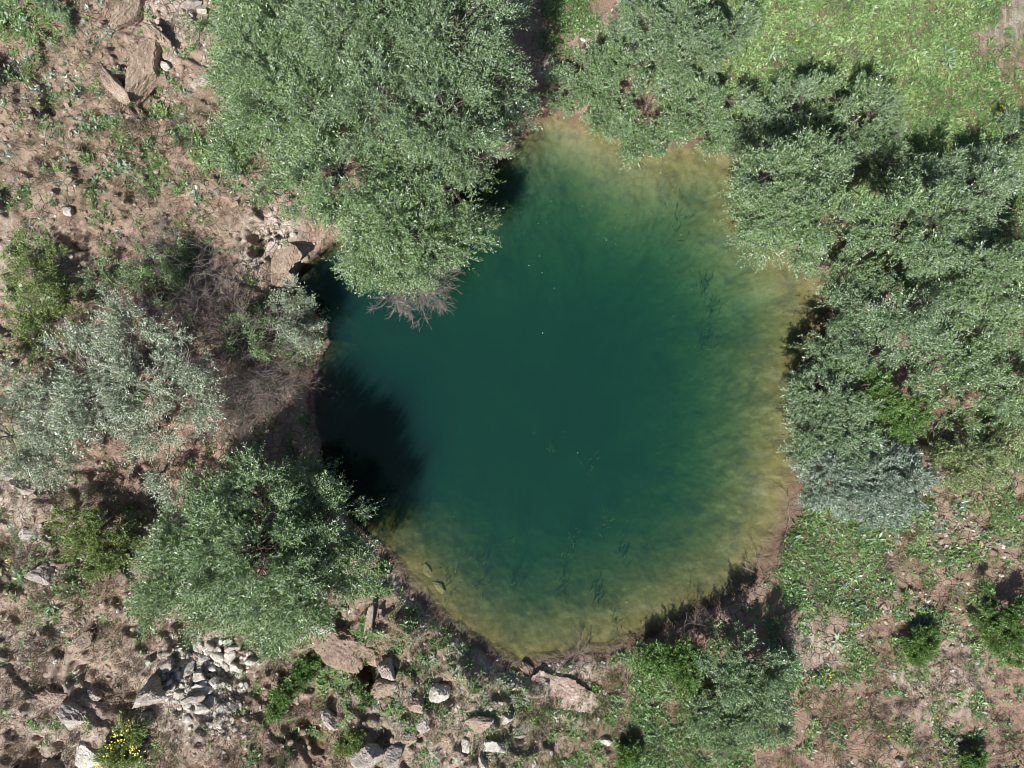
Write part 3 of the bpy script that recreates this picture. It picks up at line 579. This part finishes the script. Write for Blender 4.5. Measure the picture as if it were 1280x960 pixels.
# ------------------------------------------------------------------ rocks
def ico(sub):
    import bmesh
    bm = bmesh.new(); bmesh.ops.create_icosphere(bm, subdivisions=sub, radius=1)
    V = np.array([v.co[:] for v in bm.verts]); F = np.array([[v.index for v in f.verts] for f in bm.faces]); bm.free(); return V, F
ICO = {s: ico(s) for s in (2, 3, 5)}
def rock_v(rng, sx, sy, sz, sub=5, rough=.10, planes=16):
    V, F = ICO[sub]; n = rand_dir(rng, planes); d = rng.uniform(.55, 1.0, planes)
    dot = V@n.T; r = np.where(dot > .05, d[None]/np.maximum(dot, .05), 9).min(1); r = np.minimum(r, 1.15)
    q = V*r[:, None]; off = rng.uniform(0, 30, 3)
    lay = fbm3((q*[.6, .9, 3.5]@np.array([[1, 0, .5], [0, 1, .3], [-.5, -.3, 1]]))+off, .7, 3)
    q *= (1+rough*2.4*(fbm3(q+off, .8, 4)-.5)+rough*.55*(np.floor(lay*7)/7-.5)+rough*1.1*(np.abs(fbm3(q+off+9, .22, 3)-.5)*-2+.3))[:, None]
    return q*np.array([sx, sy, sz]), F
def rock(label, px, py, a, b, hh, rot=0, mat='rock_grey', name='boulder', cat='boulder', seed=1, sink=.22, group=None, tilt=.12, rough=.15, planes=13, sub=5):
    """a, b: half axes in photo pixels, hh: height in metres, rot: degrees clockwise in the photo"""
    rng = np.random.RandomState(seed*37+11); x, y, z = on_ground(px, py, hh*.4)
    V, F = rock_v(rng, a*MPP, b*MPP, hh*.7, sub, rough, planes)
    o = obj(name, mesh_np(name, V, F, False), M[mat]); o.location = (x, y, z+hh*.7*(1-2*sink)*.6)
    o.rotation_euler = (rng.normal(0, tilt), rng.normal(0, tilt), -math.radians(rot)); return tag(o, label, cat, group)
rock('long slab of tan rock standing at the very top left', 158, 12, 30, 10, 1.0, -52, 'rock_tan', seed=1, planes=12)
rock('largest tan rock ledge of the top left outcrop', 174, 88, 44, 17, 1.2, -55, 'rock_tan', seed=2, planes=12)
rock('knobbly tan boulder above the largest ledge of the outcrop', 196, 44, 20, 11, .7, 38, 'rock_tan', seed=3)
rock('dark split slab at the lower left end of the outcrop', 143, 105, 26, 9, .55, 56, 'rock_tan', seed=4, planes=10)
rock('narrow pale slab right of the outcrop beside the willow leaves', 252, 102, 15, 5, .4, -32, 'rock_grey', seed=5)
rock('flat stone at the top edge right of the long slab', 236, 6, 14, 7, .35, -35, 'rock_grey', name='stone', cat='stone', seed=6)
rock('second flat stone at the top edge beside the willow', 252, 12, 9, 6, .3, 10, 'rock_pale', name='stone', cat='stone', seed=7)
rock('small angular stone below the knobbly boulder', 206, 82, 9, 4, .3, 35, 'rock_pale', name='stone', cat='stone', seed=8)
rock('rounded stone under the largest ledge', 204, 100, 9, 7, .35, 0, 'rock_brown', name='stone', cat='stone', seed=9)
rock('pale stone on the slope above the bright straggly shrub', 84, 264, 7, 6, .3, 0, 'rock_pale', name='stone', cat='stone', seed=10)
rock('crumbling pale boulder in the bank by the pond inlet', 352, 318, 20, 24, .8, 10, 'rock_tan', seed=11, rough=.16, sink=.4)
rock('brown lump of clay rock above the pond inlet bank', 345, 345, 24, 14, .5, 0, 'rock_tan', seed=12, rough=.16, sink=.4)
rock('white streaked grey boulder left of the pile of white stones', 190, 864, 20, 15, .8, -40, 'rock_grey', seed=13, planes=12)
rock('bluish grey boulder below the white streaked boulder', 188, 899, 11, 12, .6, 10, 'rock_grey', seed=14)
rock('big brown boulder under the foot of the round willow', 428, 806, 34, 27, 1.1, 35, 'rock_brown', seed=15, rough=.26, planes=11)
rock('upright narrow slab right of the big brown boulder', 462, 778, 6, 20, .6, 8, 'rock_tan', seed=16)
rock('shaded boulder in the hollow below the big brown boulder', 485, 838, 13, 10, .7, 60, 'rock_grey', seed=17)
rock('tan block below the shaded boulder', 482, 862, 17, 14, .6, -40, 'rock_tan', seed=18, planes=10)
rock('pale fluted boulder at the bottom edge beside the lime bush', 458, 944, 19, 16, .8, 20, 'rock_grey', seed=19)
rock('grey boulder right of the fluted boulder at the bottom edge', 490, 948, 16, 12, .7, 0, 'rock_grey', seed=20)
rock('small pointed grey boulder on the brown slope above the lime bush', 412, 900, 10, 12, .5, -30, 'rock_grey', seed=21)
rock('broken layered boulder at the lower left', 88, 895, 24, 17, .7, 30, 'rock_grey', seed=22, rough=.15)
rock('pale boulder at the bottom left edge below the layered boulder', 108, 945, 15, 17, .7, 20, 'rock_pale', seed=23)
rock('flat cracked rock at the left edge above the yellow green shrub', 25, 612, 24, 11, .4, 15, 'rock_grey', seed=24, rough=.15)
rock('weathered grey rock on the slope between dry tussocks', 48, 720, 17, 12, .45, -20, 'rock_grey', seed=25, rough=.15)
rock('white streaked rock beside the dark shadow at the left edge', 36, 668, 20, 7, .35, 5, 'rock_pale', seed=26)
rock('whitish boulder in the shade at the bottom between two hollows', 549, 866, 11, 15, .6, 30, 'rock_pale', seed=27)
rock('tan flat rock left of the dark slit at the bottom edge', 600, 905, 16, 10, .4, -20, 'rock_tan', seed=28)
rock('pale block above the flat stones near the bottom bank', 632, 898, 8, 8, .4, 0, 'rock_pale', name='stone', cat='stone', seed=29)
rock('oval ringed stone on the bottom slope', 648, 919, 8, 5, .25, 10, 'rock_grey', name='stone', cat='stone', seed=30)
rock('pale stone with a dark slit at the bottom edge', 583, 930, 7, 11, .4, 10, 'rock_pale', name='stone', cat='stone', seed=31)
rock('thin upright stone at the very bottom edge', 604, 955, 6, 9, .4, -15, 'rock_pale', name='stone', cat='stone', seed=32)
rock('bright white stone lying in green weeds near the bottom edge', 757, 927, 9, 6, .3, 15, 'rock_pale', name='stone', cat='stone', seed=33)
rock('angular rock at the waterline at the pond foot', 660, 838, 11, 6, .35, 40, 'rock_brown', name='stone', cat='stone', seed=34)
for k, (px, py, a, b, hh, rot, mt, lb) in enumerate([
 (75,648,20,9,.45,-25,'rock_tan','tan crumbling ledge left of the yellow green shrub'),
 (14,596,12,8,.4,10,'rock_grey','dark edged rock at the left edge under the silvery willow'),
 (145,600,8,5,.35,0,'rock_tan','small brown rock in the gap under the silvery willow'),
 (60,868,16,9,.5,20,'rock_tan','tan rock just above the layered boulder'),
 (120,872,12,8,.45,-30,'rock_grey','grey rock right of the layered boulder'),
 (40,925,14,9,.5,0,'rock_tan','rock over the black hollow in the lower left corner'),
 (104,800,17,8,.35,-35,'rock_tan','low tan ridge of rock among the dry tussocks'),
 (520,880,13,9,.45,30,'rock_tan','tan rock at the head of the dark gully by the bottom edge'),
 (530,905,9,12,.5,0,'rock_grey','grey rock deep in the dark gully by the bottom edge'),
 (508,925,12,9,.5,-20,'rock_tan','brown rock on the left side of the dark gully by the bottom edge'),
 (620,935,12,8,.35,15,'rock_pale','pale broken rock at the bottom edge below the oval ringed stone'),
 (400,785,16,8,.5,-20,'rock_pale','pale crest of rock under the lowest leaves of the round willow'),
 (590,885,9,7,.3,0,'rock_tan','small tan rock at the top of the bottom rubble slope'),
 (470,820,9,12,.6,20,'rock_tan','steep brown rock between the big brown boulder and the shaded hollow')]):
    rock(lb, px, py, a, b, hh, rot, mt, seed=200+k, rough=.2, sink=.3, name='rock', cat='rock')
rock('wide streaked pale slab of the bank at the foot of the pond', 700, 868, 38, 19, .22, 15, 'rock_streak', seed=240, rough=.35, sink=.38, planes=9)
rock('small white stone on the green bank at the lower right shore', 984, 727, 3, 3, .12, 0, 'rock_pale', name='stone', cat='stone', seed=35, sub=3)
rock('small white stone in the weeds under the blue grey bush', 1112, 689, 4, 3, .12, 30, 'rock_pale', name='stone', cat='stone', seed=36, sub=3)
rock('pinkish white stone on the weedy ground right of centre', 1183, 683, 4, 3, .12, 0, 'rock_pale', name='stone', cat='stone', seed=37, sub=3)
rock('flat stone on pink earth near the right edge', 1240, 690, 6, 4, .12, 0, 'rock_brown', name='stone', cat='stone', seed=38, sub=3)
rock('grey stone on brown ground at the lower right', 1198, 925, 6, 5, .25, 0, 'rock_grey', name='stone', cat='stone', seed=39, sub=3)
rock('small grey rock at the bottom edge right of the grey green shrub', 1124, 952, 6, 7, .25, 0, 'rock_grey', name='stone', cat='stone', seed=40, sub=3)
for i, (px, py, a, b, r, lb) in enumerate([(547,738,15,7,40,'square sunken block nearest the lower left shore'),(530,716,11,6,60,'narrow sunken slab near the round willow')]):
    x, y = at_h(px, py, 0); zb = float(hgt(x, y)); rng = np.random.RandomState(900+i)
    V, F = rock_v(rng, a*MPP, b*MPP, .07, 5, .2, 12); o = obj('sunken_rock', mesh_np('sunken_rock', V, F), M['ground']); o.location = (x, y, zb-.03); o.rotation_euler[2] = -math.radians(r)
    tag(o, lb, 'rock')
# the pile of white stones: the larger ones each a thing, the rubble round them stuff
PILE = [(262,808,8,5,20,'topmost white stone of the pile, against the willow leaves'),(290,812,9,6,-15,'white stone at the upper right of the pile'),(273,822,11,6,35,'leaning slab near the top of the pile'),
 (289,820,10,7,-10,'flat pale slab right of the leaning slab in the pile'),(252,823,7,5,0,'square white block at the upper left of the pile'),(294,834,11,8,20,'largest grey stone on the right of the pile'),
 (302,814,5,3,0,'small bright stone at the right tip of the pile'),(232,838,12,10,-50,'big whitish stone on the left shoulder of the pile'),(222,843,6,6,0,'brightest white stone at the left end of the pile'),
 (250,846,11,7,-10,'pale stone in the centre of the pile'),(272,849,9,6,30,'cream stone right of the centre of the pile'),(254,862,19,7,8,'long dark flat slab across the middle of the pile'),
 (240,876,14,8,-20,'pale stone just under the long dark slab'),(262,882,8,10,10,'tall pale stone at the lower right of the pile'),(245,892,11,7,0,'cream stone at the foot of the pile'),
 (222,872,7,9,0,'upright stone at the lower left of the pile'),(276,893,11,8,-20,'grey stone at the lower right foot of the pile'),(288,890,7,6,0,'small round stone beside the grey foot stone of the pile'),
 (207,832,9,9,-40,'brown block left of the pile under the clay scarp'),(313,826,7,5,0,'outlying pale stone at the right of the pile'),(284,800,7,5,0,'pale stone half under the willow leaves above the pile'),(266,835,6,5,10,'small flat stone wedged in the centre top of the pile')]
for i, (px, py, a, b, r, lb) in enumerate(PILE):
    rock(lb, px, py, a, b, .28+.02*(i % 5), r, 'rock_white' if i % 6 else 'rock_grey', name='stone', cat='stone', seed=100+i, group='stones of the white pile', tilt=.25, sink=.15, planes=11, sub=3)
def scatter_rocks(name, label, spots, n, mat, smin, smax, seed):
    rng = np.random.RandomState(seed); VV, FF, off = [], [], 0
    for k in range(n):
        px, py, r = spots[rng.randint(len(spots))]; qx = px+rng.normal(0, r); qy = py+rng.normal(0, r)
        x, y, z = on_ground(qx, qy)
        if z < .02: continue
        s = smin+(smax-smin)*rng.rand()**3
        V, F = rock_v(rng, s, s*rng.uniform(.5, 1), s*rng.uniform(.35, .7), 2, .08, 9); a = rng.uniform(0, 6.3); c, s_ = math.cos(a), math.sin(a)
        V = V@np.array([[c, s_, 0], [-s_, c, 0], [0, 0, 1]])+[x, y, z+s*.15]; VV.append(V); FF.append(F+off); off += len(V)
    tag(obj(name, mesh_np(name, np.concatenate(VV), np.concatenate(FF)), M[mat]), label, 'gravel', kind='stuff')
scatter_rocks('rubble', 'white rubble between the stones of the pile', [(262,815,16),(245,835,20),(285,830,16),(240,870,22),(265,890,18),(225,850,16),(285,885,14)], 900, 'rock_white', .05, .2, 3)
scatter_rocks('pebbles', 'pale pebbles strewn over the slopes', [(210,40,40),(240,80,30),(80,300,60),(40,640,60),(90,880,60),(60,760,80),(600,920,60),(640,900,40),(540,880,50),(300,880,50),(350,300,25),(700,870,30),(1200,690,60),(1180,850,70),(1100,920,80),(200,800,40),(440,850,40),(745,45,14)], 1500, 'rock_pale', .03, .15, 4)
scatter_rocks('clods', 'brown clods of dried earth strewn over the slopes', [(100,200,120),(60,700,90),(100,830,120),(330,860,100),(560,880,90),(250,300,80),(1150,850,130),(30,400,80),(180,90,90),(1200,650,60)], 3200, 'rock_tan', .04, .2, 5)

# ------------------------------------------------------------------ ground cover
def field(name, label, cat, blobs, n, mat, kind, seed, size=.12, thr_scale=1.0, soft=.06, leaves=7, h=.5, w=.3, cut=1.0, neg=None):
    """kind: 'rosette' or 'tuft'. A plant stands where the patch noise is under the local cover."""
    rng = np.random.RandomState(seed); x = rng.uniform(-30, 30, n); y = rng.uniform(-23, 23, n)
    u = x/MPP+640; v = 480-y/MPP; d = blob(u, v, blobs)*cut
    if neg: d = d*(1-blob(u+12*(fbm(x, y, .5, 3, 77)-.5)*3, v+12*(fbm(x, y, .5, 3, 78)-.5)*3, neg))
    nz = fbm(x, y, thr_scale, 4, seed); nz = (nz-.5)*1.9+.5
    keep = (rng.rand(n) < sstep(-soft, soft, d-nz)) & (gsamp(SD, x, y) < -.12)
    x, y = x[keep], y[keep]; z = hgt(x, y); k = len(x)
    s = size*np.exp(np.clip(rng.normal(0, .38, k), -1, .6))*(.55+.9*fbm(x, y, .9, 3, seed+3)); m = leaves
    P = np.repeat(np.stack([x, y, z+.01], 1), m, 0); S = np.repeat(s, m); K = k*m
    a = rng.uniform(0, 6.3, K)
    if kind == 'rosette':
        el = rng.uniform(.1, 1.1, K)*h*2; P = P+np.stack([np.cos(a), np.sin(a), 0*a], 1)*(S*.35*rng.rand(K))[:, None]; P[:, 2] += S*rng.uniform(0, .8, K)
        D = np.stack([np.cos(a), np.sin(a), el*.6], 1); L = S*rng.uniform(.6, 1.3, K); W = L*w
        NN = rng.normal(0, .35, (K, 3))+[0, 0, 1]
    else:
        lean = np.repeat(rng.normal(0, .35, (k, 2)), m, 0)
        P = P+np.concatenate([rng.normal(0, .45, (K, 2))*S[:, None], np.zeros((K, 1))], 1)
        D = np.stack([np.cos(a)*.55+lean[:, 0], np.sin(a)*.55+lean[:, 1], np.full(K, h*2)], 1); L = S*rng.uniform(.8, 2.0, K); W = np.full(K, .014)+L*.02
        NN = rng.normal(0, 1, (K, 3))
    T = np.clip(np.repeat(rng.uniform(-.05, .75, k)+1.1*(fbm(x, y, 1.6, 4, seed+50)-.5)+.15, m)+rng.normal(0, .18, K), 0, 1)
    V, F, T = leaves_vf(P, D, NN, L, W, T); STAT['leaves'] += K
    tag(obj(name, mesh_np(name, V, F, False, T), M[mat]), label, cat, kind='stuff')
MEADOW = [(1100,50,230,1.15),(1000,110,120,1.1),(1230,170,120,1.),(930,50,110,1.),(1270,100,80,.8),(720,25,40,.8),(690,60,26,.6),(1250,20,45,.1)]
BARE = [(1030,30,9,.7),(1160,25,10,.8),(1075,120,9,.7),(1205,155,12,.7),(985,45,6,.7),(1110,20,7,.7),(1255,20,34,1),(1240,45,26,1),(1133,52,13,1),(1215,65,16,.9),(1240,80,22,.9),(1275,90,20,.9),(1182,108,9,.9),(1172,142,9,.8),(1225,130,14,.8),(1040,75,8,.8),(970,90,8,.8),(1100,90,7,.6)]
field('meadow', 'dense light green herbs of the meadow at the upper right', 'ground cover', MEADOW, 380000, 'meadow', 'rosette', 31, .10, .8, .12, 6, .5, .34, neg=BARE)
field('meadow_grass', 'fine grass among the meadow herbs', 'grass', MEADOW, 120000, 'meadow', 'tuft', 32, .12, .9, .2, 7, .7, neg=BARE)
field('mullein', 'pale grey leaved rosettes in the meadow', 'ground cover', [(1100,60,160,.40),(1000,60,80,.4),(1160,100,80,.42),(1010,90,60,.5),(1100,640,60,.35)], 2600, 'glaucous', 'rosette', 33, .26, .6, .03, 8, .35, .26)
field('weeds', 'patchy green weeds on the open ground', 'ground cover', GREEN[4:], 300000, 'weed', 'rosette', 34, .105, .75, .08, 6, .5, .36, neg=[(1160,850,170,.25),(150,250,330,.32),(150,800,330,.35),(600,880,170,.5),(380,880,60,.4),(1015,800,36,.9),(1165,850,40,.7),(700,865,34,.9)])
field('weeds', 'scattered low green weeds between the stones', 'ground cover', [(200,560,420,.17),(700,900,300,.24),(1200,800,400,.30)], 90000, 'weed', 'rosette', 35, .10, .5, .04, 6, .5, .36)
field('dark_weeds', 'bluish green weeds in small patches', 'ground cover', [(60,130,160,.42),(60,60,80,.5),(1050,720,120,.5),(1200,660,120,.45),(560,850,120,.45),(180,180,120,.4),(30,700,100,.4),(250,230,60,.4)], 60000, 'blue', 'rosette', 36, .11, .6, .04, 6, .5, .34)
field('grass', 'green grass on the bank at the bottom', 'grass', [(700,910,110,.7),(860,930,130,.9),(640,860,80,.6),(560,830,80,.6),(760,870,60,.8),(500,780,50,.6),(1000,700,60,.6),(1150,610,60,.6),(1040,860,80,.4),(380,900,80,.4),(250,200,80,.4)], 110000, 'weed', 'tuft', 37, .13, .7, .1, 8, .7)
field('dry_grass', 'straw coloured dry grass over the bare slopes', 'grass', [(100,200,260,.40),(100,780,260,.52),(350,880,160,.5),(620,900,160,.5),(1150,880,220,.4),(60,480,160,.4),(1240,560,80,.5),(250,280,100,.45)], 130000, 'dry', 'tuft', 38, .14, .6, .08, 7, .5)
field('dry_tussocks', 'grey dry tussocks lying flat on the slopes', 'grass', [(80,760,220,.40),(120,860,200,.40),(60,650,80,.5),(180,200,90,.33),(150,870,80,.4),(340,860,120,.33),(700,880,60,.5),(880,920,90,.35),(1120,900,120,.33)], 62000, 'greydry', 'tuft', 39, .22, .9, .04, 10, .3)
def flecks():
    rng = np.random.RandomState(8); n = 900; x = rng.uniform(-6, 15.5, n); y = rng.uniform(-14, 13.5, n)
    d = np.exp(-(((x-6)/5)**2+((y-10.5)/3.5)**2))+.5*np.exp(-(((x-13.5)/1.5)**2+((y-3)/3)**2))+.05
    k = (gsamp(SD, x, y) > .3) & (rng.rand(n) < d); x, y = x[k], y[k]; n = len(x); a = rng.uniform(0, 6.3, n)
    V, F, T = leaves_vf(np.stack([x, y, np.full(n, .004)], 1), np.stack([np.cos(a), np.sin(a), 0*a], 1), np.tile([0, 0, 1.], (n, 1)), rng.uniform(.03, .08, n), rng.uniform(.02, .04, n), rng.rand(n))
    tag(obj('floating_specks', mesh_np('floating_specks', V, F, False, T), M['fleck']), 'pale specks floating on the pond', 'debris', kind='stuff')
flecks()
def waterweeds():
    rng = np.random.RandomState(9); P, D, L = [], [], []
    for px, py, r in [(710,700,14),(700,735,10),(640,740,10),(745,750,9),(890,430,10),(895,395,10),(880,440,8),(760,660,9),(640,690,8),(560,730,9),(770,775,10),(740,590,8),(500,600,8),(720,680,8),(850,270,12),(885,360,8),(600,720,12),(780,700,9),(690,560,8)]:
        for k in range(26):
            x, y = at_h(px+rng.normal(0, r*.5), py+rng.normal(0, r), -.6); zb = float(hgt(x, y)); l = min(1.5, max(.2, -zb-.35))
            top = rng.uniform(.7, 1.3)
            P.append((x, y, max(zb, -top-.5))); D.append((rng.normal(.1, .3), rng.normal(.3, .35), .7)); L.append(min(.6, l))
    n = len(P); V, F, T = leaves_vf(np.array(P), np.array(D), rng.normal(0, 1, (n, 3)), np.array(L), np.full(n, .05), rng.rand(n))
    tag(obj('waterweed', mesh_np('waterweed', V, F, False, T), M['waterweed']), 'pale green waterweed strands under the surface', 'waterweed', kind='stuff')
waterweeds()
def red_fringe():
    rng = np.random.RandomState(10); n = 260; t = rng.rand(n); px = 392-7*t+rng.normal(0, 2, n)+3*np.sin(t*9); py = 465+60*t
    P = []
    for a, b in zip(px, py):
        x, y, z = on_ground(a, b); P.append((x, y, max(z, 0)+.02))
    V, F, T = leaves_vf(np.array(P), rand_dir(rng, n, .1), rng.normal(0, .4, (n, 3))+[0, 0, 1], rng.uniform(.05, .11, n), np.full(n, .035), rng.rand(n))
    tag(obj('red_weed', mesh_np('red_weed', V, F, False, T), M['red']), 'reddish creeping weed along the left waterline', 'ground cover', kind='stuff')
red_fringe()
def flower_tufts():
    rng = np.random.RandomState(12); P = []
    for px, py, k, r in [(1247,142,16,5),(1225,683,6,3),(1036,843,8,3),(1082,777,4,2),(1170,895,4,2),(4,715,9,4),(14,705,6,4),(90,655,5,4),(1106,916,3,2),(203,152,3,3),(235,282,3,2),(1010,48,5,6),(880,868,3,3),(16,700,5,3)]:
        for _ in range(k):
            x, y, z = on_ground(px+rng.normal(0, r), py+rng.normal(0, r)); P.append((x, y, z+.12))
    P = np.repeat(np.array(P), 5, 0)+0.; n = len(P); a = rng.uniform(0, 6.3, n)
    V, F, T = leaves_vf(P, np.stack([np.cos(a), np.sin(a), .2+0*a], 1), np.tile([0, 0, 1.], (n, 1)), np.full(n, .06), np.full(n, .05), rng.rand(n))
    tag(obj('wildflowers', mesh_np('wildflowers', V, F, False, T), M['flower']), 'tiny yellow wildflowers dotted over the ground', 'flowers', kind='stuff')
flower_tufts()
def shore_debris():
    rng = np.random.RandomState(14); P = []
    for i in range(len(SHW)):
        a, b = SHW[i], SHW[(i+1) % len(SHW)]
        k = int(np.linalg.norm(b-a)*(26 if 18 < i < 38 else 9))
        for t in rng.rand(k):
            q = a+(b-a)*t+rng.normal(0, .22, 2); z = float(hgt(*q))
            if -.18 < z < .3: P.append((q[0], q[1], max(z, -.05)+.02))
    segs = []
    for p in P:
        a = rng.uniform(0, 6.3); l = rng.uniform(.06, .45)*rng.uniform(.4, 1); d = np.array([math.cos(a), math.sin(a), rng.normal(0, .08)])
        segs.append((np.array([p-d*l/2, p+rng.normal(0, .04, 3)*l, p+d*l/2]), np.array([.006, .009, .004])))
    V, F = tubes_vf(segs, 4); tag(obj('shore_debris', mesh_np('shore_debris', V, F), M['wetstick']), 'small sticks and litter washed up along the waterline', 'debris', kind='stuff')
shore_debris()
print('LEAVES', STAT['leaves'])
